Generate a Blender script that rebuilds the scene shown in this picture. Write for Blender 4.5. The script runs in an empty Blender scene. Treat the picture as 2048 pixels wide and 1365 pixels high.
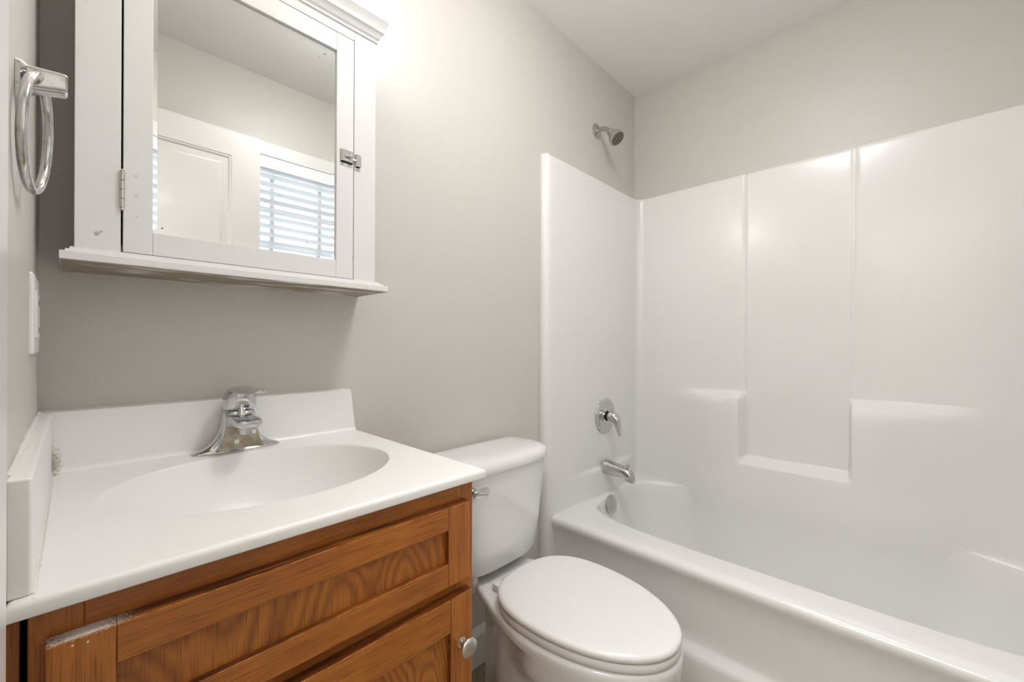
import bpy, bmesh, math, random
from math import sin, cos, pi, radians, copysign
from mathutils import Vector, Matrix

random.seed(4)
S = bpy.context.scene
COL = S.collection

# ------------------------------------------------------------------ camera
cam_d = bpy.data.cameras.new('camera')
cam = bpy.data.objects.new('camera', cam_d); COL.objects.link(cam)
S.camera = cam
cam_d.sensor_fit = 'HORIZONTAL'; cam_d.sensor_width = 36.0
cam_d.lens = 36.0*838/2048
cam_d.shift_y = 6.5/2048
cam_d.clip_start = 0.005
YAW = radians(43.67)
fw = Vector((cos(YAW), sin(YAW), 0)); rt = Vector((sin(YAW), -cos(YAW), 0)); up = Vector((0, 0, 1))
ROLL = radians(0.25)
r2 = rt*cos(ROLL) + up*sin(ROLL); u2 = up*cos(ROLL) - rt*sin(ROLL)
m = Matrix((r2, u2, -fw)).transposed().to_4x4()
m.translation = Vector((.041, -1.08, 1.10))
cam.matrix_world = m

# ------------------------------------------------------------------ world, exposure
S.view_settings.view_transform = 'Standard'
S.view_settings.look = 'None'
S.view_settings.gamma = 1
S.view_settings.use_curve_mapping = False
S.view_settings.exposure = 0.15
w = bpy.data.worlds.new('world'); S.world = w; w.use_nodes = True
bg = w.node_tree.nodes['Background']
bg.inputs[0].default_value = (0.90, 0.96, 1.0, 1); bg.inputs[1].default_value = 1.9

GLOBE_POWER = 54.0      # emission strength of the vanity light's opal globes
HALL_POWER = 31.0
DOME_POWER = 42.0       # emission strength of the ceiling light's opal dome

def area(name, loc, rot, sx, sy, power, color=(1, 1, 1), portal=False):
    l = bpy.data.lights.new(name, 'AREA'); l.shape = 'RECTANGLE'; l.size = sx; l.size_y = sy
    l.energy = power; l.color = color
    o = bpy.data.objects.new(name, l); o.location = loc; o.rotation_euler = rot; COL.objects.link(o)
    if portal: l.cycles.is_portal = True
    return o
area('window_portal', (.88, -1.60, 1.6), (-pi/2, 0, 0), .8, 1.0, 1, portal=True)
# unseen soft fill light added in the hall, reaching in through the doorway
area('hall_fill', (-.75, -1.0, 2.40), (0, 0, 0), .7, .7, HALL_POWER, (.97, .98, 1.0))

# ------------------------------------------------------------------ materials
def mat(name, color, rough=.5, metal=0.0, coat=0.0, spec=.5, bump=None, coat_rough=.05):
    m = bpy.data.materials.new(name); m.use_nodes = True
    nt = m.node_tree; b = nt.nodes['Principled BSDF']
    b.inputs['Base Color'].default_value = (*color, 1)
    b.inputs['Roughness'].default_value = rough
    b.inputs['Metallic'].default_value = metal
    b.inputs['Coat Weight'].default_value = coat
    b.inputs['Coat Roughness'].default_value = coat_rough
    b.inputs['Specular IOR Level'].default_value = spec
    if bump:
        sc, st = bump
        tc = nt.nodes.new('ShaderNodeTexCoord'); n = nt.nodes.new('ShaderNodeTexNoise')
        n.inputs['Scale'].default_value = sc; n.inputs['Detail'].default_value = 3
        bp = nt.nodes.new('ShaderNodeBump'); bp.inputs['Strength'].default_value = st; bp.inputs['Distance'].default_value = .001
        nt.links.new(tc.outputs['Object'], n.inputs['Vector']); nt.links.new(n.outputs['Fac'], bp.inputs['Height'])
        nt.links.new(bp.outputs['Normal'], b.inputs['Normal'])
    return m

def varied(m, c2, scale, lo=.45, hi=.7, detail=4, stretch=(1, 1, 1)):
    """mix a second colour in by noise"""
    nt = m.node_tree; b = nt.nodes['Principled BSDF']
    tc = nt.nodes.new('ShaderNodeTexCoord'); mp = nt.nodes.new('ShaderNodeMapping'); mp.inputs['Scale'].default_value = stretch
    n = nt.nodes.new('ShaderNodeTexNoise'); n.inputs['Scale'].default_value = scale; n.inputs['Detail'].default_value = detail
    r = nt.nodes.new('ShaderNodeMapRange'); r.inputs[1].default_value = lo; r.inputs[2].default_value = hi
    mx = nt.nodes.new('ShaderNodeMix'); mx.data_type = 'RGBA'
    src = b.inputs['Base Color'].links[0].from_socket if b.inputs['Base Color'].is_linked else None
    if src: nt.links.new(src, mx.inputs[6])
    else: mx.inputs[6].default_value = b.inputs['Base Color'].default_value
    mx.inputs[7].default_value = (*c2, 1)
    nt.links.new(tc.outputs['Object'], mp.inputs[0]); nt.links.new(mp.outputs[0], n.inputs['Vector'])
    nt.links.new(n.outputs['Fac'], r.inputs[0]); nt.links.new(r.outputs[0], mx.inputs[0])
    nt.links.new(mx.outputs[2], b.inputs['Base Color'])
    return m

def spot(m, c2, centre, radius, soft, noise=0.0, scale=60, stretch=(1, 1, 1), amount=1.0):
    """a stain with a shape of its own: colour c2 within radius of centre (object space)"""
    nt = m.node_tree; b = nt.nodes['Principled BSDF']
    tc = nt.nodes.new('ShaderNodeTexCoord')
    sub = nt.nodes.new('ShaderNodeVectorMath'); sub.operation = 'SUBTRACT'; sub.inputs[1].default_value = centre
    mul = nt.nodes.new('ShaderNodeVectorMath'); mul.operation = 'MULTIPLY'; mul.inputs[1].default_value = stretch
    ln = nt.nodes.new('ShaderNodeVectorMath'); ln.operation = 'LENGTH'
    nt.links.new(tc.outputs['Object'], sub.inputs[0]); nt.links.new(sub.outputs[0], mul.inputs[0]); nt.links.new(mul.outputs[0], ln.inputs[0])
    n = nt.nodes.new('ShaderNodeTexNoise'); n.inputs['Scale'].default_value = scale; n.inputs['Detail'].default_value = 5
    nt.links.new(tc.outputs['Object'], n.inputs['Vector'])
    ma = nt.nodes.new('ShaderNodeMath'); ma.operation = 'MULTIPLY_ADD'; ma.inputs[1].default_value = noise*radius*4
    nt.links.new(n.outputs['Fac'], ma.inputs[0]); nt.links.new(ln.outputs['Value'], ma.inputs[2])
    r = nt.nodes.new('ShaderNodeMapRange'); off = noise*radius*2
    r.inputs[1].default_value = radius+off; r.inputs[2].default_value = max(radius-soft, 0)+off
    r.inputs[4].default_value = amount
    nt.links.new(ma.outputs[0], r.inputs[0])
    mx = nt.nodes.new('ShaderNodeMix'); mx.data_type = 'RGBA'
    if b.inputs['Base Color'].is_linked: nt.links.new(b.inputs['Base Color'].links[0].from_socket, mx.inputs[6])
    else: mx.inputs[6].default_value = b.inputs['Base Color'].default_value
    mx.inputs[7].default_value = (*c2, 1)
    nt.links.new(r.outputs[0], mx.inputs[0]); nt.links.new(mx.outputs[2], b.inputs['Base Color'])
    return m

M = {}
M['wall'] = mat('wall_paint', (.60, .575, .535), .42, spec=.45, bump=(260, .06))
M['ceiling'] = mat('ceiling_paint', (.92, .915, .90), .8, bump=(200, .05))
M['trim'] = mat('trim_paint', (.78, .775, .765), .3, coat=.2)
M['door'] = mat('door_paint', (.70, .685, .66), .35, coat=.1)
M['cab'] = mat('cabinet_paint', (.76, .75, .735), .42, bump=(90, .08))
varied(M['cab'], (.70, .69, .66), 26, .62, .72)
M['acrylic'] = mat('white_acrylic', (.80, .79, .775), .24, coat=.20, coat_rough=.15)
M['porcelain'] = mat('porcelain', (.80, .795, .785), .10, coat=.6, coat_rough=.03)
M['plastic'] = mat('white_plastic', (.80, .79, .775), .28, coat=.1)
M['marble'] = mat('cultured_marble', (.86, .845, .83), .32, coat=.12, coat_rough=.2)
M['chrome'] = mat('chrome', (.63, .63, .64), .08, 1.0)
M['worn_chrome'] = mat('worn_chrome', (.56, .56, .555), .15, 1.0)
varied(M['worn_chrome'], (.40, .39, .37), 150, .55, .75)
M['nickel'] = mat('brushed_nickel', (.60, .57, .53), .30, 1.0)
M['shower_metal'] = mat('dull_nickel', (.52, .51, .47), .30, 1.0)
M['dark'] = mat('dark_gap', (.012, .008, .006), .9)
M['rubber'] = mat('spray_face', (.09, .075, .065), .6)
M['red'] = mat('red_dot', (.5, .01, .01), .3)
M['blue'] = mat('blue_dot', (.05, .12, .4), .3)
M['caulk'] = mat('caulk', (.80, .78, .75), .35, bump=(120, .3))
M['floor'] = mat('vinyl_floor', (.34, .29, .20), .45)
varied(M['floor'], (.20, .165, .105), 55, .4, .65, 6)
M['blind'] = mat('blind_slat', (.86, .89, .92), .45)
M['mirror'] = mat('mirror_glass', (.74, .745, .735), .0, 1.0)
M['hallwall'] = mat('hall_paint', (.70, .67, .62), .6)

g = bpy.data.materials.new('window_glass'); g.use_nodes = True
nt = g.node_tree; nt.nodes.clear()
o_ = nt.nodes.new('ShaderNodeOutputMaterial'); mx = nt.nodes.new('ShaderNodeMixShader'); tr = nt.nodes.new('ShaderNodeBsdfTransparent')
gl = nt.nodes.new('ShaderNodeBsdfGlossy'); gl.inputs['Roughness'].default_value = 0.02
mx.inputs[0].default_value = .06
nt.links.new(tr.outputs[0], mx.inputs[1]); nt.links.new(gl.outputs[0], mx.inputs[2]); nt.links.new(mx.outputs[0], o_.inputs[0])
M['glass'] = g
g = bpy.data.materials.new('lit_opal_glass'); g.use_nodes = True
b = g.node_tree.nodes['Principled BSDF']; b.inputs['Base Color'].default_value = (.9, .88, .82, 1)
b.inputs['Emission Color'].default_value = (1.0, .965, .90, 1); b.inputs['Emission Strength'].default_value = GLOBE_POWER
M['opal'] = g
g = g.copy(); g.name = 'lit_dome_glass'
b = g.node_tree.nodes['Principled BSDF']; b.inputs['Emission Color'].default_value = (1.0, .99, .985, 1); b.inputs['Emission Strength'].default_value = DOME_POWER
M['dome'] = g

def wood(name, axis, base=(.43, .140, .018), dark=(.12, .032, .006), light=(.52, .195, .028), cathedral=False, seed=0.0):
    """stained oak; the grain runs along `axis`"""
    m = bpy.data.materials.new(name); m.use_nodes = True
    nt = m.node_tree; L = nt.links; b = nt.nodes['Principled BSDF']
    b.inputs['Roughness'].default_value = .33; b.inputs['Coat Weight'].default_value = .18; b.inputs['Coat Roughness'].default_value = .25
    tc = nt.nodes.new('ShaderNodeTexCoord')
    def mapping(scale, loc=(0, 0, 0)):
        mp = nt.nodes.new('ShaderNodeMapping'); mp.inputs['Scale'].default_value = scale; mp.inputs['Location'].default_value = loc
        L.new(tc.outputs['Object'], mp.inputs[0]); return mp
    def noise(mp, sc, det, dist=0.0):
        n = nt.nodes.new('ShaderNodeTexNoise'); n.inputs['Scale'].default_value = sc; n.inputs['Detail'].default_value = det
        n.inputs['Distortion'].default_value = dist
        L.new(mp.outputs[0], n.inputs['Vector']); return n
    def ramp(src, stops):
        r = nt.nodes.new('ShaderNodeValToRGB'); e = r.color_ramp.elements
        e[0].position, e[0].color = stops[0][0], (*stops[0][1], 1); e[1].position, e[1].color = stops[-1][0], (*stops[-1][1], 1)
        for p, c in stops[1:-1]:
            q = e.new(p); q.color = (*c, 1)
        L.new(src, r.inputs[0]); return r
    s_l = 1.6
    st = {'x': (s_l, 30, 30), 'z': (30, 30, s_l)}[axis]
    loc = (seed, seed*1.7, seed*.6)
    broad = noise(mapping(st, loc), 3.0, 4, .6)
    if cathedral:
        # contour lines of an elongated noise give the arches of flat-sawn oak
        n0 = noise(mapping((8, 8, 2.6), loc), 1.0, 1.0, .2)
        k_ = nt.nodes.new('ShaderNodeMath'); k_.operation = 'MULTIPLY'; k_.inputs[1].default_value = 46
        L.new(n0.outputs['Fac'], k_.inputs[0])
        jit = noise(mapping((60, 60, 9), loc), 1.5, 3)
        ad = nt.nodes.new('ShaderNodeMath'); ad.operation = 'MULTIPLY_ADD'; ad.inputs[1].default_value = .9
        L.new(jit.outputs['Fac'], ad.inputs[0]); L.new(k_.outputs[0], ad.inputs[2])
        pp_ = nt.nodes.new('ShaderNodeMath'); pp_.operation = 'PINGPONG'; pp_.inputs[1].default_value = 1.0
        L.new(ad.outputs[0], pp_.inputs[0])
        c1 = ramp(pp_.outputs[0], [(.0, (.27, .082, .012)), (.35, (.365, .114, .015)), (.7, base), (1, (.48, .160, .021))])
    else:
        c1 = ramp(broad.outputs['Fac'], [(.3, (.32, .098, .014)), (.5, base), (.72, (.49, .165, .022))])
    st2 = {'x': (9, 330, 330), 'z': (330, 330, 9)}[axis]
    pores = noise(mapping(st2, loc), 2.2, 3, .2)
    pr = nt.nodes.new('ShaderNodeMapRange'); pr.inputs[1].default_value = .52; pr.inputs[2].default_value = .68
    pr.inputs[4].default_value = .72
    L.new(pores.outputs['Fac'], pr.inputs[0])
    mx = nt.nodes.new('ShaderNodeMix'); mx.data_type = 'RGBA'; mx.inputs[7].default_value = (*dark, 1)
    L.new(pr.outputs[0], mx.inputs[0]); L.new(c1.outputs[0], mx.inputs[6])
    # blotchy stain
    bl = noise(mapping((5, 5, 5), loc), 1.6, 3)
    br = nt.nodes.new('ShaderNodeMapRange'); br.inputs[1].default_value = .42; br.inputs[2].default_value = .75; br.inputs[4].default_value = .7
    L.new(bl.outputs['Fac'], br.inputs[0])
    mx2 = nt.nodes.new('ShaderNodeMix'); mx2.data_type = 'RGBA'; mx2.inputs[7].default_value = (.25, .062, .008, 1)
    L.new(br.outputs[0], mx2.inputs[0]); L.new(mx.outputs[2], mx2.inputs[6]); L.new(mx2.outputs[2], b.inputs['Base Color'])
    bp = nt.nodes.new('ShaderNodeBump'); bp.inputs['Strength'].default_value = .25; bp.inputs['Distance'].default_value = .001
    bp.invert = True
    L.new(pores.outputs['Fac'], bp.inputs['Height']); L.new(bp.outputs['Normal'], b.inputs['Normal'])
    return m

M['wood_h'] = wood('oak_grain_across', 'x', seed=1.3)
M['wood_h2'] = wood('oak_grain_across_drawer', 'x', seed=4.1)
M['wood_v'] = wood('oak_grain_up', 'z', seed=2.2)
M['wood_p'] = wood('oak_panel', 'z', cathedral=True, seed=3.7)
M['wood_rub'] = mat('oak_rubbed_edge', (.60, .24, .07), .4)
varied(M['wood_rub'], (.30, .09, .015), 70, .45, .6)
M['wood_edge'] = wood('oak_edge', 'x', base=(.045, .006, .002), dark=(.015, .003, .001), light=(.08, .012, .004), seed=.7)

# ------------------------------------------------------------------ mesh helpers
def new_bm(): return bmesh.new()

def box(bm, x0, x1, y0, y1, z0, z1, bev=0.0, seg=2, mi=0):
    vs = [bm.verts.new((x, y, z)) for x in (x0, x1) for y in (y0, y1) for z in (z0, z1)]
    F = [(0, 1, 3, 2), (4, 6, 7, 5), (0, 4, 5, 1), (2, 3, 7, 6), (0, 2, 6, 4), (1, 5, 7, 3)]
    fs = [bm.faces.new([vs[i] for i in f]) for f in F]
    for f in fs: f.material_index = mi
    if bev > 0:
        es = list({e for f in fs for e in f.edges})
        r = bmesh.ops.bevel(bm, geom=es, offset=bev, segments=seg, profile=.5, affect='EDGES')
        for f in r['faces']: f.material_index = mi
    return vs

def loft(bm, loops, closed=True, cap0=True, cap1=True, mi=0):
    rows = [[bm.verts.new(p) for p in lp] for lp in loops]
    n = len(rows[0])
    for a, b in zip(rows, rows[1:]):
        for i in range(n if closed else n-1):
            j = (i+1) % n
            f = bm.faces.new((a[i], a[j], b[j], b[i])); f.material_index = mi
    if closed and cap0: bm.faces.new(rows[0][::-1]).material_index = mi
    if closed and cap1: bm.faces.new(rows[-1]).material_index = mi
    return rows

def frame_of(d):
    d = d.normalized(); a = Vector((0, 0, 1)) if abs(d.z) < .9 else Vector((1, 0, 0))
    u = d.cross(a).normalized(); return u, d.cross(u).normalized()

def tube(bm, pts, radii, n=20, cap=True, mi=0, closed=False):
    pts = [Vector(p) for p in pts]
    if not hasattr(radii, '__len__'): radii = [radii]*len(pts)
    loops = []; prev = None
    for i, p in enumerate(pts):
        if closed: d = pts[(i+1) % len(pts)]-pts[i-1]
        else: d = pts[min(i+1, len(pts)-1)]-pts[max(i-1, 0)]
        u, v = frame_of(d)
        if prev is not None:
            d = d.normalized(); u = (prev-d*prev.dot(d)).normalized(); v = d.cross(u)
        prev = u
        loops.append([p+(u*cos(2*pi*k/n)+v*sin(2*pi*k/n))*radii[i] for k in range(n)])
    if closed: loops.append(loops[0])
    loft(bm, loops, True, cap and not closed, cap and not closed, mi)
    if closed: bmesh.ops.remove_doubles(bm, verts=bm.verts, dist=1e-6)

def lathe(bm, origin, axis, prof, n=40, mi=0):
    """prof: list of (distance along axis, radius)"""
    o = Vector(origin); d = Vector(axis).normalized(); u, v = frame_of(d)
    loops = [[o+d*t+(u*cos(2*pi*k/n)+v*sin(2*pi*k/n))*max(r, 1e-5) for k in range(n)] for t, r in prof]
    loft(bm, loops, True, True, True, mi)

def sup(cx, cy, z, a, b, n=2.0, N=64, b2=None):
    """superellipse loop in plan; b2: other half depth towards +y"""
    out = []
    for k in range(N):
        t = 2*pi*k/N; c, s = cos(t), sin(t)
        bb = (b2 if (b2 is not None and s > 0) else b)
        out.append((cx+a*copysign(abs(c)**(2/n), c), cy+bb*copysign(abs(s)**(2/n), s), z))
    return out

def extrude_x(bm, prof, x0, x1, mi=0, slant=0.0, zref=0.0):
    """prof (y,z) closed polygon swept along x; slant moves the x1 end by (zref-z)*slant"""
    A = [bm.verts.new((x0, y, z)) for y, z in prof]; B = [bm.verts.new((x1+(zref-z)*slant, y, z)) for y, z in prof]
    n = len(prof)
    for i in range(n):
        j = (i+1) % n; bm.faces.new((A[i], A[j], B[j], B[i])).material_index = mi
    bm.faces.new(A[::-1]).material_index = mi; bm.faces.new(B).material_index = mi

def empty(name, loc):
    o = bpy.data.objects.new(name, None); o.location = loc; o.empty_display_size = .05; COL.objects.link(o); return o

def thing(name, label, cat, loc, group=None):
    o = empty(name, loc); o['label'] = label; o['category'] = cat
    if group: o['group'] = group
    return o

def wpos(o):
    v = Vector(o.location)
    while o.parent: o = o.parent; v += o.location
    return v

FLAT = {'counter_slab', 'carcass', 'surround_wall_'}
def obj(name, bm, mats, parent=None, smooth=40, label=None, origin=None):
    bmesh.ops.recalc_face_normals(bm, faces=bm.faces)
    me = bpy.data.meshes.new(name)
    o = bpy.data.objects.new(name, me); COL.objects.link(o)
    if not isinstance(mats, (list, tuple)): mats = [mats]
    for k in mats: me.materials.append(M[k] if isinstance(k, str) else k)
    off = Vector((0, 0, 0))
    if parent is not None: off = wpos(parent)
    if origin is not None: o.location = Vector(origin)-off; off = Vector(origin)
    bmesh.ops.translate(bm, verts=bm.verts, vec=-off)
    bm.to_mesh(me); bm.free()
    if parent is not None: o.parent = parent
    if smooth:
        for p in me.polygons: p.use_smooth = True
        me.set_sharp_from_angle(angle=radians(smooth))
        if smooth <= 36 or name in FLAT:      # keep large flat faces flat beside their rounded edges
            wm = o.modifiers.new('weighted_normals', 'WEIGHTED_NORMAL'); wm.keep_sharp = True; wm.weight = 80
    if label: o['label'] = label
    return o

def struct(name, bm, mats, smooth=None, parent=None):
    o = obj(name, bm, mats, parent, smooth)
    if parent is None: o['kind'] = 'structure'
    return o

XR = 2.115; YF = -1.53; ZC = 2.43      # right wall, opposite (front) wall, ceiling
TH = .10

# ------------------------------------------------------------------ room shell
bm = new_bm(); box(bm, -1.4, XR+TH, YF-TH, 0+TH, -.1, 0); struct('floor', bm, 'floor')
bm = new_bm(); box(bm, -1.4, XR+TH, YF-TH, 0+TH, ZC, ZC+.1); struct('ceiling', bm, 'ceiling')
bm = new_bm(); box(bm, -TH, XR+TH, 0, TH, 0, ZC); struct('wall_back', bm, 'wall')
bm = new_bm(); box(bm, XR, XR+TH, YF, 0, 0, ZC); struct('wall_right', bm, 'wall')
# opposite wall with the window opening
WX0, WX1, WZ0, WZ1 = .50, 1.225, 1.02, 2.035
bm = new_bm()
box(bm, -TH, WX0, YF-TH, YF, 0, ZC); box(bm, WX1, XR+TH, YF-TH, YF, 0, ZC)
box(bm, WX0, WX1, YF-TH, YF, 0, WZ0); box(bm, WX0, WX1, YF-TH, YF, WZ1, ZC)
struct('wall_front', bm, 'wall')
# left wall with the doorway the photograph is taken from
DY0, DY1, DZ = -1.40, -.775, 2.06
bm = new_bm()
box(bm, -TH, 0, DY1, 0, 0, ZC); box(bm, -TH, 0, YF, DY0, 0, ZC); box(bm, -TH, 0, DY0, DY1, DZ, ZC)
struct('wall_left', bm, 'wall')
bm = new_bm(); box(bm, -1.4, -1.3, YF-TH, TH, 0, ZC); box(bm, -1.3, -TH, 0, TH, 0, ZC); box(bm, -1.3, -TH, YF-TH, YF, 0, ZC)
struct('wall_hall', bm, 'hallwall')

# door casing and jamb (trim)
bm = new_bm(); t = .016; cw = .058
box(bm, 0, t, DY1, DY1+cw, 0, DZ+cw, .003); box(bm, 0, t, DY0-cw, DY0, 0, DZ+cw, .003); box(bm, 0, t, DY0, DY1, DZ, DZ+cw, .003)
box(bm, -TH, .002, DY1-.012, DY1+.001, 0, DZ+.001, .001); box(bm, -TH, .002, DY0-.001, DY0+.012, 0, DZ+.001, .001)
box(bm, -TH, .002, DY0, DY1, DZ-.012, DZ+.001, .001)
struct('trim_1', bm, 'trim')

def baseboard(name, pts):
    bm = new_bm()
    for (x0, x1, y0, y1) in pts:
        box(bm, x0, x1, y0, y1, 0, .105, .001)
        if x1-x0 > y1-y0:
            s = 1 if y1 >= -.001 else -1
            ya, yb = (y1, y0) if s == 1 else (y0, y1)
            d = (yb-ya)
            extrude_x(bm, [(ya, .105), (ya+d, .105), (ya+d*.85, .112), (ya+d*.55, .118), (ya+d*.45, .126), (ya+d*.3, .129), (ya, .129)], x0, x1)
        else:
            box(bm, x0, x0+(x1-x0)*.6, y0, y1, .105, .129, .002)
    struct(name, bm, 'trim', 35)
baseboard('baseboard_back', [(.54, 1.334, -.015, 0)])
baseboard('baseboard_front', [(.0, 1.334, YF, YF+.015)])
baseboard('baseboard_left', [(0, .014, YF+.015, DY0-cw)])

# ------------------------------------------------------------------ open door against the opposite wall
dr = empty('door_1', (0, -1.40, 0)); dr['kind'] = 'structure'
DX0, DX1, DYF, DT, DZT = .010, .643, -1.397, .035, 2.052
bm = new_bm()
def door_panelled(bm, y_face, sgn):
    """front skin with two sunk panels and a raised field; sgn=+1 the face looks to +y"""
    px = [(DX0+.112, DX1-.112)]
    rows = [(.20, .86), (1.00, 1.942)]
    xs = [DX0, DX0+.112, DX1-.112, DX1]; zs = [.012, .20, .86, 1.00, 1.942, DZT]
    for i in range(3):
        for j in range(5):
            if i == 1 and j in (1, 3): continue
            v = [bm.verts.new((x, y_face, z)) for x, z in ((xs[i], zs[j]), (xs[i+1], zs[j]), (xs[i+1], zs[j+1]), (xs[i], zs[j+1]))]
            bm.faces.new(v)
    for z0, z1 in rows:
        x0, x1 = px[0]
        loops = []
        for d, dep in ((0, 0), (.003, -.003), (.008, -.003), (.014, -.009), (.018, -.010), (.034, -.010), (.044, -.004), (.048, -.003)):
            loops.append([(x0+d, y_face+sgn*dep, z0+d), (x1-d, y_face+sgn*dep, z0+d), (x1-d, y_face+sgn*dep, z1-d), (x0+d, y_face+sgn*dep, z1-d)])
        loft(bm, loops, True, False, True)
door_panelled(bm, DYF, 1); door_panelled(bm, DYF-DT, -1)
for (xa, xb, za, zb) in ((DX0, DX0, .012, DZT), (DX1, DX1, .012, DZT)):
    bm.faces.new([bm.verts.new(p) for p in ((xa, DYF, za), (xa, DYF-DT, za), (xa, DYF-DT, zb), (xa, DYF, zb))])
for z in (.012, DZT):
    bm.faces.new([bm.verts.new(p) for p in ((DX0, DYF, z), (DX0, DYF-DT, z), (DX1, DYF-DT, z), (DX1, DYF, z))])
bmesh.ops.remove_doubles(bm, verts=bm.verts, dist=1e-5)
obj('door_leaf', bm, 'door', dr, 25)
bm = new_bm()
for s, y in ((1, DYF), (-1, DYF-DT)):
    lathe(bm, (.583, y, .93), (0, s, 0), [(0, .030), (.004, .030), (.007, .026), (.010, .012), (.022, .011), (.03, .020), (.042, .026), (.052, .025), (.058, .014), (.0585, 0)], 28)
obj('door_knob', bm, 'nickel', dr)
bm = new_bm()
for z in (.25, 1.05, 1.85): tube(bm, [(.006, DYF+.004, z-.04), (.006, DYF+.004, z+.04)], .005, 12)
obj('door_hinge', bm, 'nickel', dr)

# ------------------------------------------------------------------ window with blinds
wn = empty('window_1', ((WX0+WX1)/2, YF, WZ0)); wn['kind'] = 'structure'
bm = new_bm()
box(bm, WX0-.06, WX1+.06, YF, YF+.016, WZ1, WZ1+.068, .004)
box(bm, WX0-.06, WX0, YF, YF+.016, WZ0-.0, WZ1, .004); box(bm, WX1, WX1+.06, YF, YF+.016, WZ0, WZ1, .004)
box(bm, WX0-.07, WX1+.07, YF-.02, YF+.04, WZ0-.02, WZ0, .004)
box(bm, WX0-.05, WX1+.05, YF, YF+.014, WZ0-.075, WZ0-.02, .003)
obj('window_casing', bm, 'trim', wn, 35)
bm = new_bm(); yy = YF-.088
box(bm, WX0, WX0+.025, yy, yy+.03, WZ0, WZ1); box(bm, WX1-.025, WX1, yy, yy+.03, WZ0, WZ1)
box(bm, WX0, WX1, yy, yy+.03, WZ0, WZ0+.04); box(bm, WX0, WX1, yy, yy+.03, WZ1-.03, WZ1)
box(bm, WX0, WX1, yy, yy+.03, 1.50, 1.54)
for k in (1, 2):
    x = WX0+(WX1-WX0)*k/3+.012; box(bm, x-.009, x+.009, yy+.006, yy+.02, WZ0, WZ1)
for z in (1.28, 1.785): box(bm, WX0, WX1, yy+.005, yy+.019, z-.008, z+.008)
obj('window_frame', bm, 'trim', wn, None)
bm = new_bm(); box(bm, WX0+.01, WX1-.01, yy+.010, yy+.014, WZ0+.02, WZ1-.02); obj('window_pane', bm, 'glass', wn, None)

bl = thing('window_blind', 'white horizontal slat blind hanging in the bright window, seen in the mirror', 'blind', ((WX0+WX1)/2, YF-.03, WZ1-.04))
bm = new_bm(); box(bm, WX0+.004, WX1-.004, YF-.055, YF+.011, WZ1-.060, WZ1-.0004, .002); obj('head_rail', bm, 'blind', bl, 35)
bm = new_bm(); z = WZ1-.082
while z > WZ0+.05:
    prof = []
    for k in range(7):
        u = -1+2*k/6; prof.append((YF-.031+u*.024, z+.0030*(1-u*u)+u*.0030))
    for k in range(7):
        u = 1-2*k/6; prof.append((YF-.031+u*.024, z-.0030+.0030*(1-u*u)+u*.0030))
    extrude_x(bm, prof, WX0+.006, WX1-.006); z -= .0425
obj('slats', bm, 'blind', bl, 35)
bm = new_bm(); box(bm, WX0+.006, WX1-.006, YF-.055, YF-.008, WZ0+.012, WZ0+.03, .003); obj('bottom_rail', bm, 'blind', bl, 35)
bm = new_bm()
bm.free()
for x in (WX0+.12, WX1-.12):
    bm = new_bm(); tube(bm, [(x, YF-.0065, WZ0+.02), (x, YF-.0065, WZ1-.04)], .0012, 6)
    obj('ladder_cord', bm, 'blind', bl)

# ------------------------------------------------------------------ medicine cabinet
CX0, CX1, CYF = .0415, .5447, -.14
cb = thing('medicine_cabinet', 'white painted wall cabinet with mirrored door, mounted above the sink', 'cabinet', (.293, 0, 1.2265))
bm = new_bm()
box(bm, CX0, CX0+.016, -.126, 0, 1.248, 1.90, .0006); box(bm, CX1-.016, CX1, -.126, 0, 1.248, 1.90, .0006)
box(bm, CX0+.016, CX1-.016, -.008, 0, 1.248, 1.90); box(bm, CX0+.016, CX1-.016, -.126, 0, 1.248, 1.262); box(bm, CX0+.016, CX1-.016, -.126, 0, 1.86, 1.90)
obj('carcass', bm, ['cab'], cb, None)
M['cab_face'] = mat('cabinet_face_paint', (.76, .75, .735), .42, bump=(90, .08))
for c, r in (((.0665-.293, CYF, 1.2735-1.2265), .0045), ((.071-.293, CYF, 1.2775-1.2265), .003), ((.4885-.293, CYF, 1.294-1.2265), .003)):
    spot(M['cab_face'], (.42, .42, .42), c, r, .002, .25, 300)
varied(M['cab_face'], (.71, .70, .67), 30, .62, .75)
bm = new_bm()
box(bm, CX0, .0945, CYF, -.126, 1.248, 1.845, .0008, 1)
box(bm, .4912, CX1, CYF, -.126, 1.248, 1.845, .0008, 1)
box(bm, .0945, .4909, CYF, -.126, 1.8045, 1.845, .0008, 1)
obj('face_frame', bm, 'cab_face', cb, 35)
# dark inside behind the gaps
# door
dd = empty('cabinet_door', (0, 0, 0)); dd.parent = cb
bpy.data.objects.remove(dd)
D0, D1, B0, B1 = .0972, .4895, 1.2497, 1.8030
MX0, MX1, MZ0, MZ1 = .1345, .4500, 1.2885, 1.7620
bm = new_bm(); yb = -.1215
box(bm, D0, MX0, CYF-.0004, yb, B0, B1, .0007, 1); box(bm, MX1, D1, CYF-.0004, yb, B0, B1, .0007, 1)
box(bm, MX0+.0002, MX1-.0002, CYF-.0002, yb, B0, MZ0, .0007, 1); box(bm, MX0+.0002, MX1-.0002, CYF-.0002, yb, MZ1, B1, .0007, 1)
M['door_face'] = mat('cabinet_door_paint', (.76, .75, .735), .42, bump=(90, .08))
def cabdot(mm, x, z, r, c=(.35, .35, .35), nz=.2): spot(mm, c, (x-.293, CYF, z-1.2265), r, r*.5, nz, 300)
cabdot(M['door_face'], .112, 1.378, .004, (.62, .62, .62), .4); cabdot(M['door_face'], .1135, 1.345, .004, (.64, .64, .64), .4)
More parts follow.
